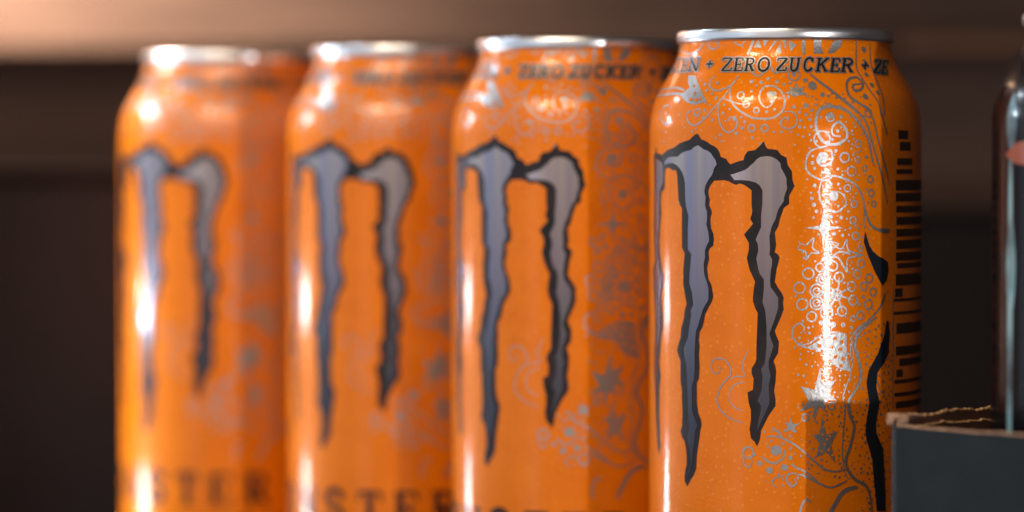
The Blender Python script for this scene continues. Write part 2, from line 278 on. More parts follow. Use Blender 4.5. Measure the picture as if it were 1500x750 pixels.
STROKES = [[0.48,[[-27.9,155.66],[-29.79,154.04],[-29.84,152.1],[-28.15,149.83],[-24.43,147.88],[-19.29,146.27],[-16.14,145.94],[-10.54,146.08],[-6.95,147.35],[-5.57,149.11],[-5.88,151.19],[-8.28,152.97],[-11.64,153.62],[-14.62,153.31],[-16.14,151.86],[-15.9,150.09],[-13.75,148.64],[-11.49,148.8],[-10.14,150.07]]],[0.45,[[-39.88,156.09],[-41.97,155.3],[-41.62,153.99],[-38.5,152.82],[-34.57,152.78],[-29.79,154.04],[-27.46,156.14]]],[0.38,[[-29.97,153.72],[-32.61,150.83],[-35.92,148.75],[-41.42,145.57],[-45.99,144.48],[-49.31,145.47],[-50.56,147.09],[-48.86,148.05]]],[0.35,[[-33.55,150.67],[-34.39,149.23],[-33.89,146.97],[-32.29,144.4],[-29.47,142.79],[-26.15,143.42],[-25.03,145.01],[-26.32,146.29],[-28.74,146.14],[-28.97,145.35]]],[0.32,[[-32.61,150.83],[-28.51,149.99],[-23.15,149.32],[-19.64,149.63]]],[0.56,[[-92.78,151.84],[-71.25,152.05],[-58.54,152.05],[-52.63,150.36]]],[0.48,[[-92.81,153.18],[-71.73,153.54],[-63.26,153.59],[-56.05,152.84]]],[0.41,[[-64.8,149.51],[-69.47,148.91],[-70.18,147.11],[-67.83,145.45],[-64.48,144.93],[-63.12,146.06]]],[0.35,[[-6.92,144.8],[-6.11,145.92],[-4.72,146.08],[-3.89,145.28]]],[0.35,[[-5.56,147.51],[-2.5,147.51],[-0.57,146.23],[-1.14,144.32],[-3.89,143.53],[-6.64,144.17],[-6.93,145.44],[-4.72,146.23]]],[0.4,[[-22.07,157.9],[-19.77,156.26],[-16.78,156.08],[-15.14,157.37]]],[0.48,[[-11.98,158.18],[-10.8,156.87],[-7.9,156.86],[-6.66,158.0]]],[0.64,[[6.5,156.37],[10.17,154.59],[15.4,152.34],[21.76,149.31],[28.02,146.46]]],[0.51,[[16.97,151.54],[23.27,149.0],[29.56,145.19],[33.34,139.6],[38.3,132.39],[41.62,125.96]]],[0.45,[[22.13,151.56],[26.88,149.82],[32.69,146.97],[35.53,141.85],[40.29,134.48],[42.86,130.3]]],[0.4,[[35.73,164.85],[34.48,161.92],[31.88,157.81],[33.13,154.89],[35.56,151.82],[37.9,149.74],[37.89,146.68]]],[0.4,[[46.34,164.17],[42.73,158.91],[41.37,155.29],[41.11,150.89],[39.9,146.69]]],[0.57,[[31.74,154.22],[26.6,153.86],[25.86,152.72],[29.46,152.74],[32.14,154.23],[29.86,155.67],[25.43,155.31],[23.05,153.84],[23.06,151.41],[26.82,149.66],[31.69,148.57]]],[0.67,[[33.74,134.8],[32.28,137.52],[30.49,141.36],[25.87,145.17],[20.51,147.87],[13.92,148.8],[9.14,148.15],[7.21,144.65],[9.77,140.84],[15.28,139.89],[20.09,141.33],[20.08,143.4],[16.81,145.14],[14.08,143.86],[14.39,142.11],[17.65,141.8]]],[0.57,[[13.53,138.77],[14.12,137.18],[13.54,135.75],[9.8,134.95],[7.8,136.23],[8.65,137.5]]],[0.41,[[9.78,139.25],[4.98,138.29],[3.05,135.43],[4.45,133.21],[9.82,131.61],[13.86,132.09]]],[0.51,[[9.82,131.93],[13.27,132.57],[17.71,132.25],[24.24,130.65],[27.86,127.77],[29.58,123.92],[33.49,120.22]]],[0.41,[[9.82,131.93],[8.69,129.07],[9.85,126.05],[15.37,124.13],[20.19,126.03],[18.95,128.1],[16.24,129.06]]],[0.35,[[25.86,129.85],[28.55,126.01],[28.59,120.09]]],[0.26,[[41.82,105.82],[38.57,102.33],[33.66,99.51],[26.09,96.58],[22.89,94.06],[22.29,89.75]]],[0.73,[[35.51,99.32],[29.1,97.18],[25.78,95.3],[24.49,92.76],[26.47,89.2],[27.15,87.27],[27.17,84.7],[24.57,82.18],[21.72,79.67],[22.37,76.45],[24.3,73.69],[22.11,68.76],[20.56,66.23],[21.51,63.65],[24.71,61.48],[30.41,59.55],[32.55,56.59],[33.3,53.66],[33.32,51.24]]],[0.38,[[40.16,105.04],[37.01,101.55],[30.47,98.44],[25.76,96.9],[23.2,95.34]]],[0.32,[[23.21,94.06],[23.87,90.84],[22.62,86.38],[19.24,80.99],[20.18,78.09],[19.01,68.82],[20.28,63.03],[22.79,61.37]]],[1.12,[[26.02,59.52],[21.86,59.15],[18.47,57.94],[14.31,54.17],[12.56,51.79]]],[0.51,[[5.69,56.35],[4.0,57.0],[2.33,56.2],[1.23,53.97],[1.52,51.88]]],[0.48,[[-12.12,71.64],[-7.69,71.68],[-2.17,70.27],[1.71,68.67],[7.33,65.77],[11.05,64.14],[15.43,63.44],[20.89,63.82]]],[0.45,[[-10.46,73.74],[-7.69,72.8],[-6.03,71.53]]],[0.41,[[-1.87,65.0],[3.97,63.23],[8.49,61.12]]],[0.45,[[-1.03,62.92],[3.41,62.44],[8.77,60.8],[14.27,59.77],[21.22,61.25]]],[0.48,[[-5.19,68.66],[-5.46,67.06],[-8.21,65.6],[-11.54,65.73],[-14.33,66.98]]],[0.45,[[-0.48,63.24],[-3.51,62.91],[-4.33,61.63],[-2.4,60.04],[-0.19,61.0],[-1.3,61.8]]],[0.29,[[-20.29,69.12],[-22.02,67.8],[-21.72,65.24],[-19.99,64.32],[-18.28,65.63],[-19.14,66.58]]],[0.29,[[-5.17,62.59],[-8.75,62.08],[-10.13,60.63],[-8.19,59.85]]],[0.29,[[-33.31,87.79],[-32.04,87.17],[-33.94,86.01],[-36.22,86.76],[-36.23,88.69],[-33.96,89.7],[-30.18,89.46],[-27.72,87.58],[-28.02,85.65],[-32.02,82.99],[-33.59,79.74],[-32.0,77.53],[-27.68,75.7],[-22.05,74.7]]],[0.26,[[-19.81,92.02],[-22.11,89.27],[-22.39,87.02],[-21.52,85.76],[-25.92,85.52],[-28.32,84.68]]],[0.26,[[-21.22,84.32],[-25.31,83.77],[-27.7,82.44],[-28.0,79.87],[-25.29,78.16],[-21.77,77.58]]],[0.41,[[5.5,92.29],[1.04,93.09],[-2.01,95.17],[-1.47,97.4],[1.01,98.19],[2.68,97.24],[2.13,96.12]]],[0.35,[[7.76,91.96],[12.35,90.65],[16.48,88.06],[22.62,86.86]]],[0.38,[[1.04,93.09],[4.93,93.56],[8.87,95.14],[14.65,96.06],[20.69,95.53]]],[0.41,[[12.2,117.45],[16.91,116.63],[13.66,115.37],[9.92,112.83],[16.33,113.6],[20.6,110.23],[21.2,113.26],[27.63,114.01],[21.49,115.17],[20.55,117.73],[18.12,115.51],[13.65,116.96]]],[0.35,[[0.09,117.3],[3.14,116.51],[6.49,118.09],[5.94,115.87],[8.77,114.59],[5.38,114.59],[3.44,113.01],[3.15,114.92],[-0.18,115.55],[0.92,116.51],[0.09,117.3]]],[0.45,[[9.92,112.83],[12.21,114.58],[13.67,113.62],[17.52,114.87],[22.44,114.21]]],[0.41,[[16.08,104.83],[13.42,106.6],[10.23,108.37]]],[0.41,[[16.08,104.83],[12.12,105.33],[7.68,105.83]]],[0.41,[[16.08,104.83],[12.13,103.9],[7.7,102.96]]],[0.41,[[16.08,104.83],[14.32,102.77],[12.0,100.71]]],[0.41,[[16.08,104.83],[16.97,106.9],[17.25,108.97]]],[0.41,[[16.08,104.83],[19.7,105.76],[22.81,106.7]]],[0.41,[[16.08,104.83],[20.02,104.16],[23.46,103.49]]],[0.41,[[16.08,104.83],[17.59,102.91],[18.51,100.98]]],[0.35,[[-71.49,165.57],[-79.56,164.41],[-84.64,163.51],[-69.22,161.91],[-59.87,162.25],[-54.08,164.12],[-52.58,165.24]]],[0.35,[[-53.13,165.25],[-50.81,164.24],[-48.87,162.91],[-45.82,162.7],[-42.82,163.48],[-43.38,164.29],[-45.74,164.16]]],[0.32,[[-33.38,164.5],[-31.29,163.67],[-28.89,163.48],[-26.62,164.59]]],[0.32,[[-28.89,163.48],[-27.95,162.67]]],[0.64,[[-21.7,164.87],[-23.43,162.95],[-24.86,161.02]]],[0.96,[[4.29,164.96],[4.03,160.92]]],[0.29,[[45.34,105.76],[45.41,98.49],[45.5,90.4],[45.64,77.45]]],[0.48,[[37.68,150.06],[38.94,146.04],[41.05,142.04]]],[0.38,[[34.96,120.05],[38.42,119.38],[42.97,119.35]]],[0.64,[[29.58,123.92],[31.69,121.51],[35.34,120.05],[42.96,119.83]]],[0.32,[[36.4,83.86],[37.57,81.89],[40.38,81.49]]]]
RINGS = [[-24.49,151.42,0.8],[-21.66,149.31,0.72],[-44.78,147.53,0.83],[-17.12,147.86,0.64],[-13.55,143.7,0.8],[-18.89,143.71,0.8],[-1.21,156.2,1.36],[31.34,147.28,0.96],[19.5,136.87,1.12],[22.63,133.68,1.12],[29.17,134.32,0.64],[25.49,136.39,0.64],[32.35,128.56,0.8],[31.97,131.76,0.8],[23.95,126.02,0.8],[20.78,129.7,0.8],[23.34,122.19,0.8],[25.79,140.07,0.8],[4.29,109.82,1.28],[0.7,106.48,1.28],[1.82,102.66,1.28],[5.74,99.78,1.12],[9.07,111.24,0.96],[14.56,111.54,1.12],[10.23,108.37,1.44],[7.68,105.83,1.52],[7.7,102.96,1.52],[12.0,100.71,1.44],[16.08,104.83,1.28],[17.25,108.97,1.12],[22.81,106.7,1.12],[23.46,103.49,1.12],[18.51,100.98,1.12],[27.31,111.93,0.96],[25.35,109.55,0.96],[31.44,108.53,1.04],[28.69,106.64,0.96],[33.61,105.3,0.96],[31.13,102.44,1.12],[27.06,99.93,0.96],[24.64,118.51,0.88],[23.49,99.17,0.64],[3.34,76.18,0.8],[14.16,78.81,0.8],[9.76,141.15,1.91],[13.33,146.25,0.96],[7.68,105.67,0.8],[7.7,102.96,0.8],[10.23,108.37,0.8],[33.81,125.99,0.64],[-20.0,67.84,1.28],[26.95,115.62,0.64]]
DOTS = [[-44.16,154.18,0.48],[-42.12,152.69,0.4],[-38.54,151.84,0.4],[-35.97,150.85,0.48],[-37.44,154.44,0.48],[-47.72,155.2,0.24],[-38.46,149.26,0.32],[-40.9,147.99,0.4],[-41.16,146.22,0.4],[-31.71,147.28,0.4],[-28.74,148.23,0.32],[-31.46,149.21,0.32],[-21.82,145.16,0.4],[-22.91,143.73,0.4],[-25.26,142.46,0.4],[-32.57,142.16,0.4],[-19.88,152.36,0.4],[-19.27,151.07,0.32],[-9.48,147.99,0.4],[-12.84,147.52,0.4],[-1.64,148.62,0.48],[3.46,148.94,0.72],[-3.86,151.03,0.4],[0.57,147.35,0.4],[3.36,146.87,0.48],[4.72,145.76,0.4],[1.08,145.44,0.4],[5.23,144.01,0.4],[0.51,144.01,0.4],[7.49,149.11,0.4],[5.67,147.83,0.48],[-21.82,145.16,0.4],[-22.91,143.57,0.32],[-6.64,142.9,0.4],[-2.79,142.74,0.32],[-18.6,141.48,0.4],[-16.08,154.45,0.48],[-13.11,155.25,0.48],[-8.99,154.59,0.48],[-5.92,153.93,0.4],[-3.19,154.25,0.4],[-20.54,154.63,0.56],[-18.06,153.65,0.32],[5.98,151.03,0.32],[13.18,151.21,0.4],[6.78,153.61,1.12],[3.96,154.9,0.64],[10.81,151.52,0.64],[-1.21,156.2,0.56],[-11.7,151.68,0.8],[-9.95,151.68,0.64],[-10.71,150.08,0.64],[-26.3,145.97,0.64],[40.15,162.47,0.8],[36.33,156.38,0.64],[37.16,153.94,0.64],[39.19,152.17,0.64],[31.31,151.14,0.8],[38.22,159.84,0.48],[10.07,136.86,1.44],[14.76,127.95,1.28],[16.45,143.07,0.48],[13.35,146.57,0.8],[15.59,138.46,0.48],[16.5,134.16,0.4],[29.83,137.04,0.48],[6.71,130.34,0.48],[5.6,127.32,0.48],[6.45,125.89,0.56],[7.58,124.3,0.48],[11.26,129.39,0.48],[13.57,130.66,0.48],[16.82,130.66,0.4],[5.31,128.6,0.32],[16.85,125.56,0.32],[18.12,146.42,0.48],[20.16,145.15,0.24],[13.62,123.02,0.48],[18.07,122.85,0.48],[20.52,122.52,0.32],[7.5,140.67,0.32],[5.84,135.59,0.48],[6.69,134.32,0.4],[10.09,133.36,0.48],[5.83,137.18,0.32],[28.37,104.24,0.48],[25.96,115.78,0.32],[15.11,119.03,0.48],[18.7,118.7,0.4],[22.09,120.44,0.4],[26.38,102.5,0.48],[9.71,98.33,0.64],[14.64,97.82,0.8],[19.14,97.78,0.64],[22.87,97.1,0.48],[-8.5,68.48,1.36],[-15.17,65.36,0.64],[-11.25,63.82,0.88],[-5.17,64.51,0.88],[-2.7,66.75,0.56],[-2.71,68.99,0.4],[-2.73,71.87,0.4],[-5.75,70.1,0.4],[-17.43,67.41,0.4],[-11.83,69.25,0.32],[-4.94,73.14,0.32],[22.32,84.78,0.32]]
FIGURES = [[[-58.54,152.05],[-55.61,152.51],[-53.44,153.47],[-58.94,156.49],[-52.95,156.41],[-48.58,154.39],[-45.42,152.89],[-42.64,151.39],[-40.28,150.24],[-42.99,149.78],[-47.38,149.33],[-51.97,150.03]],[[10.42,125.25],[11.31,121.59],[12.47,120.95],[19.3,120.45],[12.47,119.99],[11.32,119.2],[10.48,115.54],[9.6,119.2],[8.46,120.0],[2.57,120.49],[8.45,120.96],[9.59,121.59]],[[3.26,92.45],[7.75,93.87],[10.88,94.81],[14.65,95.74],[18.24,95.87],[20.69,95.21],[20.72,91.21],[22.62,87.02],[19.51,87.38],[17.08,87.73],[14.69,89.2],[12.35,90.65],[7.76,91.96]],[[9.2,87.8],[10.08,83.81],[15.9,84.87],[12.68,82.03],[16.53,80.06],[11.54,80.28],[10.97,77.57],[8.96,78.86],[6.71,75.04],[6.41,78.72],[0.56,77.62],[4.72,80.16],[1.08,83.52],[6.96,82.71]],[[10.12,76.62],[11.87,72.12],[16.87,72.86],[13.92,69.7],[16.02,65.35],[11.89,68.13],[7.61,66.89],[9.01,70.23],[6.17,72.17],[9.28,72.31]],[[-3.82,153.44],[-1.45,152.96],[-0.44,154.41],[0.63,152.96],[3.4,153.44],[2.04,152.31],[4.57,151.51],[1.05,151.34],[-1.27,151.02],[-2.99,151.51],[-5.89,151.83],[-2.96,152.47]],[[-2.75,76.18],[-1.91,74.74],[0.57,74.74],[-1.08,73.94],[-0.8,72.51],[-2.73,73.3],[-4.94,72.82],[-3.84,74.1],[-5.22,75.05],[-3.29,74.9]],[[-19.46,164.7],[-17.5,162.75],[-21.91,162.78]],[[-17.25,164.68],[-13.62,164.66],[-16.07,162.91]],[[-10.74,164.65],[-8.6,164.65],[-14.5,161.6]],[[-7.87,164.0],[-7.11,161.41],[-10.6,161.42]],[[-7.17,164.64],[-4.67,164.64],[-5.02,162.06]],[[-3.6,164.47],[0.67,163.35],[-2.91,161.73]],[[9.77,164.65],[14.26,164.67],[13.42,163.22],[14.9,161.28],[9.41,161.26]],[[18.24,162.43],[20.45,164.06],[22.91,164.72],[26.24,164.75],[25.21,163.13],[20.29,161.47],[16.78,161.29]]]
DARKS = [[[29.27,119.6],[28.61,117.05],[30.7,113.99],[34.3,110.1],[38.53,106.67],[40.96,107.93],[42.2,110.01],[41.75,112.27],[39.27,113.1],[36.53,113.61],[33.54,114.76],[31.38,116.23]],[[41.05,98.42],[39.84,95.22],[36.34,90.94],[31.25,86.87],[30.23,84.0],[31.66,79.3],[30.29,75.48],[29.62,72.76],[30.33,70.5],[33.2,65.91],[34.34,60.39],[35.89,53.56],[41.06,53.34],[40.58,60.16],[39.28,68.29],[35.36,72.12],[35.34,74.86],[37.21,79.32],[35.27,82.92],[36.0,86.28],[40.31,88.92],[42.39,90.8],[43.21,95.31],[42.31,98.39]]]
HOLES = [[8.89,92.91,0.48],[12.04,94.01,0.48],[15.55,94.62,0.48],[18.55,93.79,0.48],[10.32,91.63,0.4],[14.09,92.56,0.48],[17.66,92.04,0.48],[12.64,90.81,0.4],[15.87,90.3,0.48],[19.19,89.79,0.48],[18.28,88.2,0.4],[-49.78,150.65,0.48],[-46.4,150.46,0.48],[-44.22,150.76,0.4],[-48.38,152.1,0.4],[-50.54,153.76,0.32],[10.43,72.14,0.32],[12.17,71.0,0.32],[11.02,69.9,0.32],[13.33,71.79,0.32],[9.88,68.31,0.32],[13.05,68.59,0.32],[10.71,74.05,0.29],[14.53,67.29,0.29]]
BARS = [[48.74,56.64,141.3,143.36],[49.79,59.4,138.55,140.62],[47.83,60.95,135.14,136.74],[47.38,60.99,133.02,134.16],[46.93,92,129.11,131.58],[46.96,92,126.5,128.51],[47.48,92,123.89,125.44],[47.5,92,120.95,122.86],[47.54,92,118.18,119.95],[47.57,92,115.23,117.37],[47.12,92,112.46,114.46],[48.12,92,110.66,111.86],[47.18,92,106.57,109.29],[46.74,52.39,103.85,105.9],[45.82,92,102.81,103.49],[45.86,92,99.7,100.42],[47.79,92,95.12,97.63],[47.37,92,90.04,92.14],[49.9,92,87.42,89.15],[47.92,52.65,84.85,86.61],[46.5,92,83.32,84.23],[46.53,92,80.21,81.15],[47.52,92,77.42,79.01],[47.56,92,72.17,75.44],[47.61,92,68.23,70.9]]
BAND_TEXT = [[0.561,[[-85.72,157.72],[-93.13,161.17]]],[0.281,[[-93.12,161.04],[-93.15,161.04]]],[0.281,[[-93.08,157.97],[-83.51,157.82]]],[0.421,[[-93.15,161.04],[-93.17,160.77],[-93.17,160.17],[-89.61,159.65],[-93.14,159.51],[-93.12,159.51]]],[0.561,[[-93.14,159.51],[-83.13,158.51],[-78.46,157.67]]],[0.281,[[-79.75,157.76],[-77.54,157.72]]],[0.561,[[-72.51,157.51],[-79.86,160.94]]],[0.281,[[-84.32,160.88],[-76.22,160.74]]],[0.281,[[-75.51,157.69],[-70.55,157.61]]],[0.561,[[-66.81,157.43],[-71.8,160.8]]],[0.281,[[-73.75,160.7],[-65.97,160.58]]],[0.281,[[-68.71,157.59],[-62.04,157.49]]],[0.281,[[-69.56,159.12],[-65.85,159.06]]],[0.246,[[-65.97,160.58],[-65.18,159.84]]],[0.246,[[-62.04,157.49],[-62.96,158.29]]],[0.246,[[-65.27,158.59],[-66.46,159.53]]],[0.351,[[-59.21,157.48],[-62.45,160.82]]],[0.561,[[-63.01,160.83],[-53.69,157.47]]],[0.351,[[-53.45,157.4],[-55.94,160.72]]],[0.246,[[-61.1,157.64],[-57.67,157.59]]],[0.246,[[-57.39,160.61],[-54.41,160.56]]],[0.246,[[-64.67,160.72],[-62.36,160.68]]],[0.421,[[-45.86,158.17],[-46.32,159.88]]],[0.421,[[-48.36,159.06],[-43.89,159.0]]],[0.316,[[-38.26,160.33],[-32.76,160.27]]],[0.526,[[-32.94,160.21],[-37.16,157.44]]],[0.316,[[-37.31,157.37],[-32.13,157.33]]],[0.281,[[-38.2,160.33],[-38.18,159.67]]],[0.281,[[-32.19,157.33],[-32.27,158.08]]],[0.561,[[-29.79,157.14],[-30.33,160.41]]],[0.281,[[-31.41,160.29],[-26.87,160.25]]],[0.281,[[-30.85,157.28],[-26.32,157.24]]],[0.281,[[-30.14,158.78],[-27.8,158.76]]],[0.246,[[-26.87,160.25],[-26.74,159.53]]],[0.246,[[-26.32,157.24],[-26.32,158.03]]],[0.246,[[-27.76,158.3],[-27.85,159.22]]],[0.561,[[-24.21,157.1],[-24.39,160.36]]],[0.281,[[-25.5,160.24],[-22.86,160.22]]],[0.281,[[-25.27,157.24],[-23.19,157.22]]],[0.421,[[-22.86,160.22],[-21.37,159.95],[-21.16,159.36],[-21.7,158.91],[-22.87,158.72],[-24.2,158.73]]],[0.561,[[-22.87,158.72],[-21.81,157.9],[-20.93,157.14]]],[0.281,[[-21.5,157.21],[-20.22,157.2]]],[0.526,[[-15.56,160.24],[-17.51,159.83],[-18.35,158.69],[-17.67,157.55],[-15.89,157.12],[-14.07,157.53],[-13.2,158.67],[-13.75,159.81],[-15.56,160.24]]],[0.316,[[-8.75,160.12],[-4.12,160.11]]],[0.526,[[-4.3,160.05],[-9.26,157.26]]],[0.316,[[-9.42,157.19],[-5.04,157.18]]],[0.281,[[-8.7,160.12],[-8.96,159.47]]],[0.281,[[-5.09,157.18],[-4.72,157.93]]],[0.526,[[-1.68,160.27],[-2.45,158.16],[-2.22,157.34],[-1.27,157.11],[-0.14,157.34],[0.73,158.16],[1.62,160.27]]],[0.281,[[-2.72,160.14],[-0.63,160.14]]],[0.281,[[0.69,160.14],[2.68,160.14]]],[0.491,[[8.29,159.37],[8.13,159.96],[6.89,160.21],[5.31,159.79],[4.17,158.65],[4.17,157.51],[5.23,157.08],[6.67,157.35],[7.53,157.84]]],[0.281,[[8.76,160.22],[8.25,159.31]]],[0.526,[[10.13,156.95],[12.23,160.21]]],[0.281,[[10.86,160.08],[13.45,160.09]]],[0.281,[[9.01,157.08],[11.43,157.08]]],[0.421,[[16.29,160.1],[11.6,158.42]]],[0.561,[[12.82,158.85],[14.21,157.03]]],[0.281,[[15.3,160.1],[17.3,160.11]]],[0.281,[[13.27,157.09],[15.13,157.1]]],[0.561,[[17.12,156.89],[19.82,160.17]]],[0.281,[[18.66,160.03],[23.25,160.06]]],[0.281,[[16.25,157.02],[20.74,157.04]]],[0.281,[[18.51,158.53],[20.85,158.55]]],[0.246,[[23.25,160.06],[22.71,159.34]]],[0.246,[[20.74,157.04],[21.68,157.83]]],[0.246,[[20.46,158.09],[21.24,159.0]]],[0.561,[[23.05,156.93],[26.32,160.21]]],[0.281,[[24.75,160.07],[28.29,160.1]]],[0.281,[[21.86,157.05],[24.54,157.07]]],[0.421,[[28.29,160.1],[30.16,159.86],[29.8,159.26],[28.55,158.8],[26.74,158.59],[24.95,158.57]]],[0.561,[[26.74,158.59],[27.3,157.78],[27.52,157.03]]],[0.281,[[26.82,157.09],[28.6,157.1]]],[0.421,[[36.51,157.74],[39.41,159.47]]],[0.421,[[35.72,158.59],[40.3,158.63]]],[0.316,[[47.3,159.94],[53.17,160.02]]],[0.526,[[52.8,159.95],[42.0,157.0]]],[0.316,[[41.73,156.93],[46.46,156.98]]],[0.281,[[47.36,159.95],[45.98,159.27]]],[0.281,[[46.41,156.98],[48.35,157.76]]],[0.561,[[47.92,156.67],[56.08,160.06]]],[0.281,[[54.38,159.91],[60.8,160.0]]],[0.281,[[47.2,156.8],[52.12,156.86]]],[0.281,[[51.98,158.37],[54.81,158.4]]],[0.246,[[60.8,160.0],[58.6,159.25]]],[0.246,[[52.12,156.86],[54.62,157.68]]],[0.246,[[53.63,157.93],[56.03,158.88]]]]
WORD = [[1.15,[[-103.89,39.3],[-103.62,48.3]]],[1.84,[[-103.62,48.3],[-99.0,40.2]]],[1.15,[[-99.0,40.2],[-94.65,48.3]]],[1.84,[[-94.38,48.3],[-94.11,39.3]]],[0.8,[[-105.79,39.66],[-101.99,39.66]]],[0.8,[[-96.28,39.66],[-92.21,39.66]]],[1.72,[[-79.5,48.12],[-83.04,46.95],[-84.46,43.8],[-83.04,40.65],[-79.5,39.48],[-75.96,40.65],[-74.54,43.8],[-75.96,46.95],[-79.5,48.12]]],[1.15,[[-64.57,39.3],[-64.57,48.3]]],[1.84,[[-65.25,48.3],[-56.15,39.48]]],[1.15,[[-55.88,39.3],[-55.88,48.3]]],[0.8,[[-66.88,39.66],[-62.13,39.66]]],[0.8,[[-58.06,47.94],[-53.71,47.94]]],[0.8,[[-67.29,47.94],[-64.57,47.94]]],[1.72,[[-37.87,45.78],[-38.46,47.4],[-42.0,48.12],[-45.54,47.22],[-46.13,45.6],[-44.36,44.34],[-39.87,43.35],[-37.75,42.0],[-38.69,40.2],[-42.0,39.48],[-45.54,40.2],[-46.49,42.0]]],[0.8,[[-37.63,48.12],[-37.63,45.6]]],[0.8,[[-46.49,39.48],[-46.49,42.0]]],[1.84,[[-23.2,39.3],[-23.2,48.3]]],[1.03,[[-28.51,47.94],[-17.89,47.94]]],[0.92,[[-25.8,39.66],[-20.6,39.66]]],[0.8,[[-28.51,48.12],[-28.75,45.6]]],[0.8,[[-17.89,48.12],[-17.65,45.6]]],[1.84,[[-8.95,39.3],[-8.95,48.3]]],[0.92,[[-11.31,47.94],[-1.28,47.94]]],[0.92,[[-11.31,39.66],[-0.69,39.66]]],[0.92,[[-8.95,43.8],[-3.64,43.8]]],[0.8,[[-1.28,47.94],[-1.04,45.96]]],[0.8,[[-0.69,39.66],[-0.33,41.82]]],[0.8,[[-3.64,42.54],[-3.64,45.06]]],[1.84,[[8.69,39.3],[8.69,48.3]]],[0.92,[[6.33,47.94],[12.0,47.94]]],[0.92,[[6.33,39.66],[11.06,39.66]]],[1.38,[[12.0,47.94],[15.31,47.22],[15.78,45.6],[14.6,44.34],[12.0,43.8],[9.05,43.8]]],[1.84,[[12.0,43.8],[14.36,41.55],[16.25,39.48]]],[0.92,[[14.95,39.66],[17.9,39.66]]]]

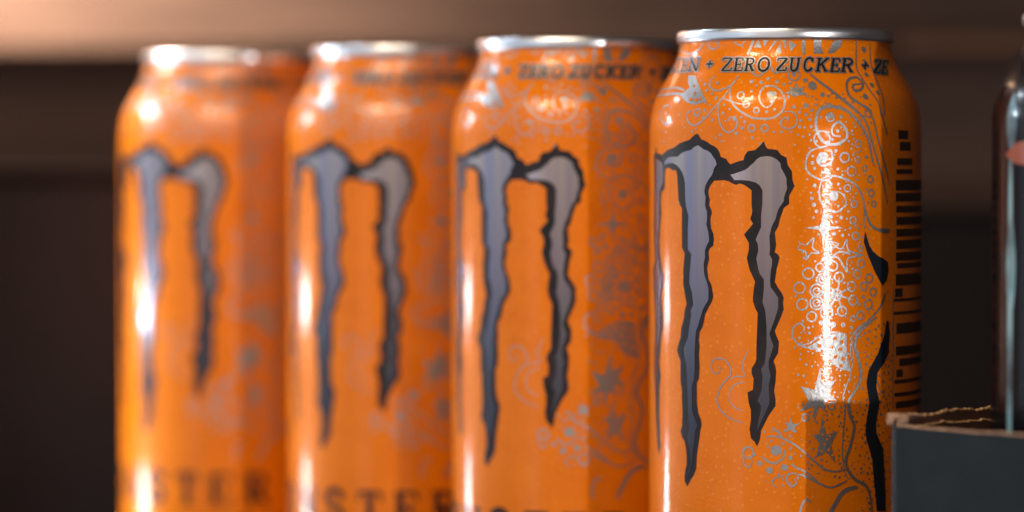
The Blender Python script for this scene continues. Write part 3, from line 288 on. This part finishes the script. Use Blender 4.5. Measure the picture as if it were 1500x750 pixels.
# label art is stored as (degrees round the can, height in mm) and widths in mm
class Sheet:
    """Collects flat label shapes in (mm round the can, mm up), then wraps them on the can."""
    def __init__(self):
        self.v, self.f, self.o = [], [], []
    def tri(self, pts, tris, off):
        n = len(self.v)
        self.v += [(p[0], p[1]) for p in pts]
        self.o += [off] * len(pts)
        self.f += [tuple(n + i for i in t) for t in tris]
    def poly(self, pts, off):
        q = [(d * U, z) for d, z in pts]
        ts = tessellate_polygon([[Vector((x, y, 0)) for x, y in q]])
        self.tri(q, ts, off)
    def disc(self, d, z, r, off, n=12, jag=0.0):
        sx = 33.0 / radius(z)
        pts = [(d * U, z)]
        for i in range(n):
            a = 2 * math.pi * i / n
            k = r * (1 + random.uniform(-jag, jag))
            pts.append((d * U + k * math.cos(a) * sx, z + k * math.sin(a)))
        self.tri(pts, [(0, 1 + i, 1 + (i + 1) % n) for i in range(n)], off)
    def ring(self, d, z, r, w, off, n=20):
        sx = 33.0 / radius(z)
        pts = []
        for i in range(n):
            a = 2 * math.pi * i / n
            for k in (r - w / 2, r + w / 2):
                pts.append((d * U + k * math.cos(a) * sx, z + k * math.sin(a)))
        fs = []
        for i in range(n):
            j = (i + 1) % n
            fs += [(2 * i, 2 * i + 1, 2 * j + 1), (2 * i, 2 * j + 1, 2 * j)]
        self.tri(pts, fs, off)
    def stroke(self, pts, w, off, smooth=True, taper=0.0, extra=0.0):
        q = [(d * U, z) for d, z in pts]
        if smooth and len(q) > 2:
            out = []
            for i in range(len(q) - 1):
                p0, p1, p2, p3 = q[max(i - 1, 0)], q[i], q[i + 1], q[min(i + 2, len(q) - 1)]
                L = math.hypot(p2[0] - p1[0], p2[1] - p1[1])
                m = max(2, min(10, int(L / 0.45)))
                for k in range(m):
                    t = k / m
                    out.append(tuple(0.5 * (2 * p1[c] + (p2[c] - p0[c]) * t + (2 * p0[c] - 5 * p1[c] + 4 * p2[c] - p3[c]) * t * t
                               + (-p0[c] + 3 * p1[c] - 3 * p2[c] + p3[c]) * t ** 3) for c in (0, 1)))
            out.append(q[-1])
            q = out
        else:
            out = []
            for a, b in zip(q, q[1:]):
                m = max(1, int(math.hypot(b[0] - a[0], b[1] - a[1]) / 1.2))
                out += [(a[0] + (b[0] - a[0]) * k / m, a[1] + (b[1] - a[1]) * k / m) for k in range(m)]
            out.append(q[-1])
            q = out
        if extra:
            for i, j in ((0, 1), (-1, -2)):
                dx, dy = q[i][0] - q[j][0], q[i][1] - q[j][1]
                l = math.hypot(dx, dy) or 1
                q[i] = (q[i][0] + dx / l * extra, q[i][1] + dy / l * extra)
        n = len(q)
        pv = []
        for i, p in enumerate(q):
            a, b = q[max(i - 1, 0)], q[min(i + 1, n - 1)]
            dx, dy = b[0] - a[0], b[1] - a[1]
            l = math.hypot(dx, dy) or 1
            t = min(i, n - 1 - i) / max(1, (n - 1) * 0.18)
            k = w / 2 * (1 - taper * (1 - min(1, t)))
            sx = 33.0 / radius(p[1])
            pv += [(p[0] - dy / l * k * sx, p[1] + dx / l * k), (p[0] + dy / l * k * sx, p[1] - dx / l * k)]
        fs = []
        for i in range(n - 1):
            fs += [(2 * i, 2 * i + 1, 2 * i + 3), (2 * i, 2 * i + 3, 2 * i + 2)]
        self.tri(pv, fs, off)
    def build(self, name, material, cut=True):
        bm = bmesh.new()
        vs = [bm.verts.new((x, y, o)) for (x, y), o in zip(self.v, self.o)]
        for f in self.f:
            try:
                bm.faces.new([vs[i] for i in f])
            except ValueError:
                pass
        if cut:
            us = [p[0] for p in self.v]
            zs = [p[1] for p in self.v]
            x = math.floor(min(us) / 1.6) * 1.6 + 1.6
            while x < max(us):
                bmesh.ops.bisect_plane(bm, geom=bm.verts[:] + bm.edges[:] + bm.faces[:], plane_co=(x, 0, 0), plane_no=(1, 0, 0), dist=1e-5)
                x += 1.6
            y = 144.0
            while y < max(zs):
                bmesh.ops.bisect_plane(bm, geom=bm.verts[:] + bm.edges[:] + bm.faces[:], plane_co=(0, y, 0), plane_no=(0, 1, 0), dist=1e-5)
                y += 0.8
        bmesh.ops.recalc_face_normals(bm, faces=bm.faces)
        for f in bm.faces:
            f.smooth = True
            if f.normal.z < 0:
                f.normal_flip()
        nor = []
        for v in bm.verts:
            p, n_ = on_can(v.co.x / U, v.co.y, v.co.z)
            v.co = p
            nor.append(n_)
        me = bpy.data.meshes.new(name)
        bm.to_mesh(me)
        bm.free()
        me.materials.append(material)
        me.normals_split_custom_set_from_vertices(nor)
        return me

def inside(pts, x, y):
    c = False
    j = len(pts) - 1
    for i in range(len(pts)):
        (xi, yi), (xj, yj) = pts[i], pts[j]
        if (yi > y) != (yj > y) and x < (xj - xi) * (y - yi) / (yj - yi) + xi:
            c = not c
        j = i
    return c

def lathe(name, prof, n, material, closed=False):
    """prof: (r mm, z mm) pairs; returns a smooth mesh of revolution."""
    vs, fs = [], []
    for r, z in prof:
        for i in range(n):
            a = 2 * math.pi * i / n
            vs.append((r * math.cos(a) * MM, r * math.sin(a) * MM, z * MM))
    for k in range(len(prof) - 1):
        for i in range(n):
            j = (i + 1) % n
            fs.append((k * n + i, k * n + j, (k + 1) * n + j, (k + 1) * n + i))
    if closed:
        k = len(prof) - 1
        for i in range(n):
            j = (i + 1) % n
            fs.append((k * n + i, k * n + j, j, i))
    me = bpy.data.meshes.new(name)
    me.from_pydata(vs, [], fs)
    me.polygons.foreach_set('use_smooth', [True] * len(fs))
    me.materials.append(material)
    bm = bmesh.new(); bm.from_mesh(me)
    bmesh.ops.recalc_face_normals(bm, faces=bm.faces)
    bm.to_mesh(me); bm.free()
    return me

def link(name, me, parent=None, kind=None):
    o = bpy.data.objects.new(name, me)
    COL.objects.link(o)
    if parent:
        o.parent = parent
    if kind:
        o['kind'] = kind
    return o

def body_profile():
    p = [(0.05, 8.5), (14, 6.8), (20, 3.5), (22.6, 0.4), (24.5, 0.0)]
    z = 0.6
    while z < 13:
        p.append((radius(z), z)); z += 0.8
    for zz in (30, 60, 90, 120, 138):
        p.append((33.0, zz))
    z = 142.0
    while z <= 165.2:
        p.append((radius(z), z)); z += 0.4
    return p

RIM = [(25.55, 164.4), (25.75, 164.5), (26.15, 164.75), (26.35, 165.2), (26.42, 166.2), (26.35, 167.1), (26.1, 167.5), (25.7, 167.62),
       (25.25, 167.5), (24.95, 167.0), (24.8, 165.5), (24.4, 162.5), (23.6, 161.3), (22.6, 161.6), (22.2, 162.8), (12, 163.0), (0.05, 163.0)]
ME_BODY = lathe('can_body', body_profile(), 192, M_OR)
ME_RIM = lathe('lid', RIM, 160, M_AL)

# pull tab: a ring of metal with a rivet on the lid
def tab_mesh():
    bm = bmesh.new()
    n = 28
    rings = []
    for i in range(n):
        a = 2 * math.pi * i / n
        cx, cy = math.cos(a), math.sin(a)
        row = []
        for rx, ry, z in ((8.0, 6.2, 163.6), (8.4, 6.6, 164.1), (8.0, 6.2, 164.6), (5.0, 3.4, 164.6), (4.7, 3.1, 164.1), (5.0, 3.4, 163.6)):
            row.append(bm.verts.new(((cx * rx + 4) * MM, cy * ry * MM, z * MM)))
        rings.append(row)
    for i in range(n):
        a, b = rings[i], rings[(i + 1) % n]
        for k in range(6):
            bm.faces.new((a[k], b[k], b[(k + 1) % 6], a[(k + 1) % 6]))
    bmesh.ops.create_cone(bm, cap_ends=True, segments=16, radius1=3.6 * MM, radius2=2.8 * MM, depth=1.8 * MM, matrix=Matrix.Translation((-4.2 * MM, 0, 163.8 * MM)))
    me = bpy.data.meshes.new('pull_tab')
    bmesh.ops.recalc_face_normals(bm, faces=bm.faces)
    bm.to_mesh(me); bm.free()
    me.materials.append(M_AL)
    return me
ME_TAB = tab_mesh()

# emblem: black jagged claws, silver inside
sh = Sheet(); sh.poly(EMBLEM, 0.05); ME_EMB = sh.build('claw_emblem', M_BK)
sh = Sheet()
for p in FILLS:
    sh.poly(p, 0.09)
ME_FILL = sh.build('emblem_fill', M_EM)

# silver ornament
def mirror(d):
    return -92 - d
sil = Sheet()
cnt = [0]
def off():
    cnt[0] += 1
    return 0.035 + (cnt[0] % 14) * 0.006
def both(fn, pts):
    fn(pts)
    if min(p[0] for p in pts) > 6:
        fn([(mirror(p[0]),) + tuple(p[1:]) for p in pts])
for w, pts in STROKES:
    both(lambda q: sil.stroke(q, w, off(), True, 0.45), pts)
for d, z, r in RINGS:
    for dd in ([d, mirror(d)] if d > 6 else [d]):
        sil.ring(dd, z, r, 0.40, off())
for d, z, r in DOTS:
    for dd in ([d, mirror(d)] if d > 6 else [d]):
        sil.disc(dd, z, r * 0.92, off(), 12, 0.06)
for p in FIGURES:
    both(lambda q: sil.poly([(a[0], a[1]) for a in q], off()), p)
# speckle of small dots round the ornament
blocked = FIGURES + DARKS + [EMBLEM]
placed = [(d, z, r) for d, z, r in DOTS] + [(d, z, r) for d, z, r in RINGS]
def try_dot(d, z, r, gap):
    for p in blocked:
        if inside(p, d, z):
            return
    for a, b, c in placed:
        if abs(b - z) < 3.5 and math.hypot((a - d) * U, b - z) < r + c + gap:
            return
    placed.append((d, z, r))
    for dd in ([d, mirror(d)] if d > 6 else [d]):
        sil.disc(dd, z, r, off(), 9, 0.12)
for i in range(900):
    z = random.uniform(62, 152)
    c = 8 + 4 * math.sin(z / 9.0)
    d = random.gauss(c + 8, 9)
    if -2 < d < 34:
        try_dot(d, z, random.uniform(0.17, 0.34), 0.32)
for i in range(110):
    z = random.uniform(140, 153)
    try_dot(random.uniform(-75, 30), z, random.uniform(0.18, 0.36), 0.7)
for i in range(700):
    try_dot(random.uniform(28, 46), random.uniform(54, 98), random.uniform(0.22, 0.40), 0.5)
for i in range(120):
    try_dot(random.uniform(-14, 2), random.uniform(60, 74), random.uniform(0.15, 0.32), 0.8)
ME_SIL = sil.build('ornament_print', M_SI)

hol = Sheet()
for d, z, r in HOLES:
    for dd in ([d, mirror(d)] if d > 6 else [d]):
        hol.disc(dd, z, r * 1.0, 0.14, 10, 0.1)
ME_HOL = hol.build('ornament_hole', M_OR)

M_NAVY, _, _ = mat('dark_blue_ink', (0.012, 0.018, 0.028), 0.2, 0.3, 0.3, 0.1)
drk = Sheet()
for i, p in enumerate(DARKS):
    drk.poly(p, 0.13)
    if i == 0:
        ME_LEAF = drk.build('leaf_print', M_NAVY)
        drk = Sheet()
ME_DRK = drk.build('wave_print', M_NAVY)

# band of lettering round the shoulder: silver halo, black letters on top
halo, let = Sheet(), Sheet()
for i, (w, pts) in enumerate(BAND_TEXT):
    for sft in (0, 180):
        q = [(a + sft, b) for a, b in pts]
        halo.stroke(q, w + 0.55, 0.125 + (i % 6) * 0.004, len(pts) > 4, 0, 0.22)
        let.stroke(q, w, 0.16 + (i % 6) * 0.005, len(pts) > 4)
ME_HALO = halo.build('lettering_halo', M_SI)
ME_LET = let.build('band_lettering', M_BK)
wrd = Sheet()
for i, (w, pts) in enumerate(WORD):
    wrd.stroke(pts, w, 0.06 + (i % 6) * 0.006, len(pts) > 4)
ME_WRD = wrd.build('front_lettering', M_BK)
brs = Sheet()
for a, b, z0, z1 in BARS:
    brs.poly([(a, z0), (b, z0), (b, z1), (a, z1)], 0.05)
M_BAR, _, _ = mat('barcode_ink', (0.040, 0.020, 0.012), 0.0, 0.5, 0.1, 0.2, 0.2)
ME_BRS = brs.build('barcode_print', M_BAR)

# ------------------------------------------------------------------ setting
def box_mesh(name, lo, hi, material, bevel=0.0):
    bm = bmesh.new()
    bmesh.ops.create_cube(bm, size=1)
    for v in bm.verts:
        v.co = Vector([((lo[i] + hi[i]) / 2 + v.co[i] * (hi[i] - lo[i])) * MM for i in range(3)])
    if bevel:
        bmesh.ops.bevel(bm, geom=bm.edges[:], offset=bevel * MM, segments=2, affect='EDGES')
    me = bpy.data.meshes.new(name)
    bm.to_mesh(me); bm.free()
    me.materials.append(material)
    return me

link('shelf', box_mesh('shelf', (-420, 560, -18), (420, 1177, 0), M_SHELF, 1.5), None, 'structure')
wall = link('back_wall', box_mesh('back_wall', (-700, 1178, -200), (700, 1200, 800), M_DWOOD), None, 'structure')

def tag(o, label, cat, group=None):
    o['label'] = label
    o['category'] = cat
    if group:
        o['group'] = group
    return o

board = link('wooden_board', box_mesh('wooden_board', (-430, 1150, 180), (430, 1172, 330), M_WOOD, 2.0))
tag(board, 'tan wooden board running across the back above the cans, warmly lit at its left end', 'board')

# dark boxes added to stand for the unlit lower background, out of focus
def make_shade_black():
    m, nt, b = mat('shade_black', (0.014, 0.0115, 0.0115), 0, 0.6, 0.0, 0.12, 0.0)
    n = noise(nt, 45, 4, 0.6)
    bump(nt, b, n.outputs['Fac'], 0.7, 0.003)
    return m
M_SHADE = make_shade_black()
def backing(x0, x1, y0, y1, h, label):
    o = bpy.data.objects.new('dark_backing', None)
    COL.objects.link(o)
    cx, cy = (x0 + x1) / 2, (y0 + y1) / 2
    o.location = (cx * MM, cy * MM, 0.0)
    link('backing_body', box_mesh('backing_body', (x0 - cx, y0 - cy, 0), (x1 - cx, y1 - cy, h), M_SHADE, 3), o)
    link('backing_cap', box_mesh('backing_cap', (x0 - cx - 1.5, y0 - cy - 1.5, h + 0.3), (x1 - cx + 1.5, y1 - cy + 1.5, h + 3.5), M_SHADE, 1), o)
    tag(o, label, 'backing')
backing(-330, -62, 932, 952, 131.5, 'plain dark blurred carton added for the unlit background at the left edge, behind the leftmost orange can')
backing(100, 330, 990, 1045, 118, 'blurred black carton added for the unlit background behind the gap between nearest orange can and dark can')

rail = link('wooden_rail', box_mesh('wooden_rail', (138, 1030, 176), (300, 1042, 180.5), M_RAIL, 0.8))
tag(rail, 'thin blurred wooden rail high in the gap left of the dark can', 'rail')
# ------------------------------------------------------------------ the cans
def copy_tree(o, parent=None):
    c = o.copy()
    COL.objects.link(c)
    if parent:
        c.parent = parent
    for ch in list(o.children):
        copy_tree(ch, c)
    return c

can = bpy.data.objects.new('drink_can', None)
COL.objects.link(can)
body = link('can_body', ME_BODY, can)
lid = link('lid', ME_RIM, can)
link('pull_tab', ME_TAB, lid)
emb = link('claw_emblem', ME_EMB, can)
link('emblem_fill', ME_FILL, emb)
orn = link('ornament_print', ME_SIL, can, 'stuff')
link('ornament_hole', ME_HOL, orn, 'stuff')
link('wave_print', ME_DRK, can)
link('leaf_print', ME_LEAF, can)
bl = link('band_lettering', ME_LET, can)
link('lettering_halo', ME_HALO, bl)
link('front_lettering', ME_WRD, can)
link('barcode_print', ME_BRS, can)
spots = [((66.6, 720), 0.0, 'nearest orange energy drink can in sharp focus, beside the dark cardboard tray'),
         ((17.4, 768.3), 3.2, 'slightly blurred orange can directly behind the sharp nearest one'),
         ((-28.9, 816.5), 7.2, 'blurred orange can second from the left, next to the most blurred one'),
         ((-81.2, 864.3), 3.8, 'leftmost and most blurred orange can at the far end of the row')]
for i, ((x, y), a, lab) in enumerate(spots):
    o = can if i == 0 else copy_tree(can)
    o.location = (x * MM, y * MM, 0.0002)
    o.rotation_euler = (0, 0, R_(a))
    tag(o, lab, 'drink can', 'orange energy drink cans in a row')

# ------------------------------------------------------------------ cardboard tray at the right
def make_card():
    m, nt, b = mat('slate_printed_card', (0.020, 0.027, 0.035), 0, 0.5, 0.0, 0.16, 0.22)
    n = noise(nt, 90, 4, 0.6)
    nt.links.new(ramp(nt, n.outputs['Fac'], [(0.3, (0.009, 0.013, 0.017)), (0.7, (0.016, 0.021, 0.027))]), b.inputs['Base Color'])
    fib = noise(nt, 700, 4, 0.75, 'Object', (1, 1, 0.25))
    fl = ramp(nt, fib.outputs['Fac'], [(0.66, (0, 0, 0)), (0.80, (1, 1, 1))])
    old = b.inputs['Base Color'].links[0].from_socket
    mx = nn(nt, 'ShaderNodeMix', data_type='RGBA')
    nt.links.new(fl, mx.inputs[0])
    nt.links.new(old, mx.inputs[6])
    mx.inputs[7].default_value = (0.05, 0.05, 0.052, 1)
    nt.links.new(mx.outputs[2], b.inputs['Base Color'])
    bump(nt, b, fib.outputs['Fac'], 0.35, 0.0003)
    return m
def make_raw():
    m, nt, b = mat('raw_card_edge', (0.40, 0.24, 0.17), 0, 0.85, 0, 0.1, 0.2)
    n = noise(nt, 420, 5, 0.7)
    nt.links.new(ramp(nt, n.outputs['Fac'], [(0.3, (0.24, 0.125, 0.08)), (0.55, (0.44, 0.265, 0.18)), (0.75, (0.60, 0.40, 0.27))]), b.inputs['Base Color'])
    bump(nt, b, n.outputs['Fac'], 0.8, 0.0006)
    return m
def make_kraft():
    m, nt, b = mat('brown_kraft_liner', (0.13, 0.065, 0.05), 0, 0.85, 0, 0.1, 0.2)
    n = noise(nt, 160, 5, 0.6)
    nt.links.new(ramp(nt, n.outputs['Fac'], [(0.3, (0.09, 0.045, 0.035)), (0.7, (0.17, 0.085, 0.06))]), b.inputs['Base Color'])
    return m
M_CARD, M_RAW, M_KRAFT = make_card(), make_raw(), make_kraft()
M_TORN, nt_, b_ = mat('torn_card_lip', (0.45, 0.27, 0.13), 0, 0.8)
n_ = noise(nt_, 500, 4, 0.7)
nt_.links.new(ramp(nt_, n_.outputs['Fac'], [(0.35, (0.25, 0.13, 0.06)), (0.6, (0.60, 0.36, 0.17))]), b_.inputs['Base Color'])

tray = bpy.data.objects.new('cardboard_tray', None)
COL.objects.link(tray)
tray.location = (83.9 * MM, 659.5 * MM, 0.0005)
tray.rotation_euler = (0, 0, R_(-45))        # local +x runs along the front wall, local +y along the side wall
tag(tray, 'dark slate cardboard tray with raw torn tan edges at the right, holding a dark can', 'tray')

def strip(name, path, z0, z1, thick, m_side, m_top, jag=0.0, step=1.2):
    """A card wall following path (mm, local), with an uneven top edge."""
    pts = []
    for a, b in zip(path, path[1:]):
        n = max(1, int(math.hypot(b[0] - a[0], b[1] - a[1]) / step))
        pts += [(a[0] + (b[0] - a[0]) * k / n, a[1] + (b[1] - a[1]) * k / n) for k in range(n)]
    pts.append(path[-1])
    vs, fs, mi = [], [], []
    n = len(pts)
    wob = 0
    for i, p in enumerate(pts):
        a, b = pts[max(i - 1, 0)], pts[min(i + 1, n - 1)]
        dx, dy = b[0] - a[0], b[1] - a[1]
        l = math.hypot(dx, dy)
        nx, ny = -dy / l, dx / l                # inwards is to the left of the path
        wob = 0.72 * wob + random.uniform(-jag, jag) * random.choice((0.2, 0.5, 1.0, 1.3))
        t = z1 + wob
        tj = random.uniform(-jag, jag) * 0.5
        for (o_, z) in ((0, z0), (0, t - 0.35), (0.25, t + tj * 0.3), (thick - 0.25, t + tj), (thick, t - 0.35), (thick, z0)):
            vs.append(((p[0] + nx * o_) * MM, (p[1] + ny * o_) * MM, z * MM))
    for i in range(n - 1):
        for k in range(6):
            j = (k + 1) % 6
            fs.append((6 * i + k, 6 * i + 6 + k, 6 * i + 6 + j, 6 * i + j))
            mi.append(1 if k in (1, 2, 3) else 0)
    fs.append((0, 1, 2, 3, 4, 5)); mi.append(1)
    fs.append(tuple(6 * (n - 1) + k for k in (5, 4, 3, 2, 1, 0))); mi.append(1)
    me = bpy.data.meshes.new(name)
    me.from_pydata(vs, [], fs)
    me.materials.append(m_side); me.materials.append(m_top)
    me.polygons.foreach_set('material_index', mi)
    bm = bmesh.new(); bm.from_mesh(me)
    bmesh.ops.recalc_face_normals(bm, faces=bm.faces)
    bm.to_mesh(me); bm.free()
    return me

arc = [(3 - 3 * math.sin(R_(t)), 3 - 3 * math.cos(R_(t))) for t in range(0, 91, 9)]
FRONT_Z = 76.7
link('front_wall', strip('front_wall', [(150, 0), (3, 0)][::-1], 0, FRONT_Z, 1.9, M_CARD, M_RAW, 0.12), tray)
link('corner_fold', strip('corner_fold', arc[::-1], 0, FRONT_Z + 1.7, 2.2, M_CARD, M_RAW, 0.10, 0.4), tray)
link('side_wall', strip('side_wall', [(0, 118), (0, 3.0)], 0, 78.7, 1.1, M_KRAFT, M_TORN, 0.34, 0.8), tray)
link('side_liner', strip('side_liner', [(1.25, 118), (1.25, 4.6)], 0, 76.3, 0.8, M_KRAFT, M_TORN, 0.34, 0.8), tray)
link('tray_floor', box_mesh('tray_floor', (2.2, 2.2, 0), (150, 118, 1.6), M_KRAFT), tray)
link('back_panel', strip('back_panel', [(150, 118.5), (0, 118.5)], 0, 74, 1.8, M_KRAFT, M_RAW, 0.2), tray)
# open flute showing at the corner: a small paper tube
fl = []
for i in range(13):
    a = 2 * math.pi * i / 12
    fl.append((1.25 + 0.25 * math.cos(a), 0))
tube = lathe('open_flute', [(0.85, -2.2), (1.35, -2.2), (1.45, 0.0), (1.35, 2.2), (0.85, 2.2), (0.8, 0.0)], 20, M_RAW, True)
fo = link('open_flute', tube, tray)
fo.location = (1.6 * MM, 1.9 * MM, (FRONT_Z + 1.1) * MM)
fo.rotation_euler = (R_(90), 0, R_(-40))

# ------------------------------------------------------------------ dark can standing in the tray
M_DK, nt_, b_ = mat('black_gloss_lacquer', (0.007, 0.007, 0.010), 0.0, 0.22, 0.05, 0.05, 0.22)
M_CY, nt_, b_ = mat('cyan_highlight_paint', (0.16, 0.34, 0.42), 0.2, 0.3, 0.5, 0.1)
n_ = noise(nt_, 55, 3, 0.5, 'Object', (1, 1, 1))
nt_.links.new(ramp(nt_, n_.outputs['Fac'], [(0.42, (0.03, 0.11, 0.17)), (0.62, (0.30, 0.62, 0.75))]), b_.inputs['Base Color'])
M_RD, nt_, b_ = mat('coral_ink', (0.36, 0.09, 0.05), 0.0, 0.4, 0.4, 0.1)
dc = bpy.data.objects.new('dark_can', None)
COL.objects.link(dc)
dc.location = (141.5 * MM, 665 * MM, 1.9 * MM)
link('can_body', lathe('can_body', body_profile(), 192, M_DK), dc)
l2 = link('lid', ME_RIM, dc)
link('pull_tab', ME_TAB, l2)
st = Sheet()
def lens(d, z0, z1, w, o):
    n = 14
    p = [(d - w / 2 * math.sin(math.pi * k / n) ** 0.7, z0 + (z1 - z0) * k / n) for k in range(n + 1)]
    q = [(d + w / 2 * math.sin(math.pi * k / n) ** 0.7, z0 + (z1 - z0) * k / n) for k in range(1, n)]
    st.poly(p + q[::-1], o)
lens(-70, 40, 150, 4.4, 0.05); lens(-69.5, 98, 123, 7.0, 0.08); lens(-69.5, 136, 149, 7.5, 0.08)  # cyan vertical highlight painted onto the can wall, with two brighter patches
link('painted_highlight', st.build('painted_highlight', M_CY), dc)
ar = Sheet(); ar.poly([(-74, 135.6), (-66, 138.2), (-50, 139.5), (-50, 133), (-66, 133.6)], 0.11)
link('arrow_print', ar.build('arrow_print', M_RD), dc)
tag(dc, 'glossy dark can with painted cyan highlight standing inside the cardboard tray', 'drink can')
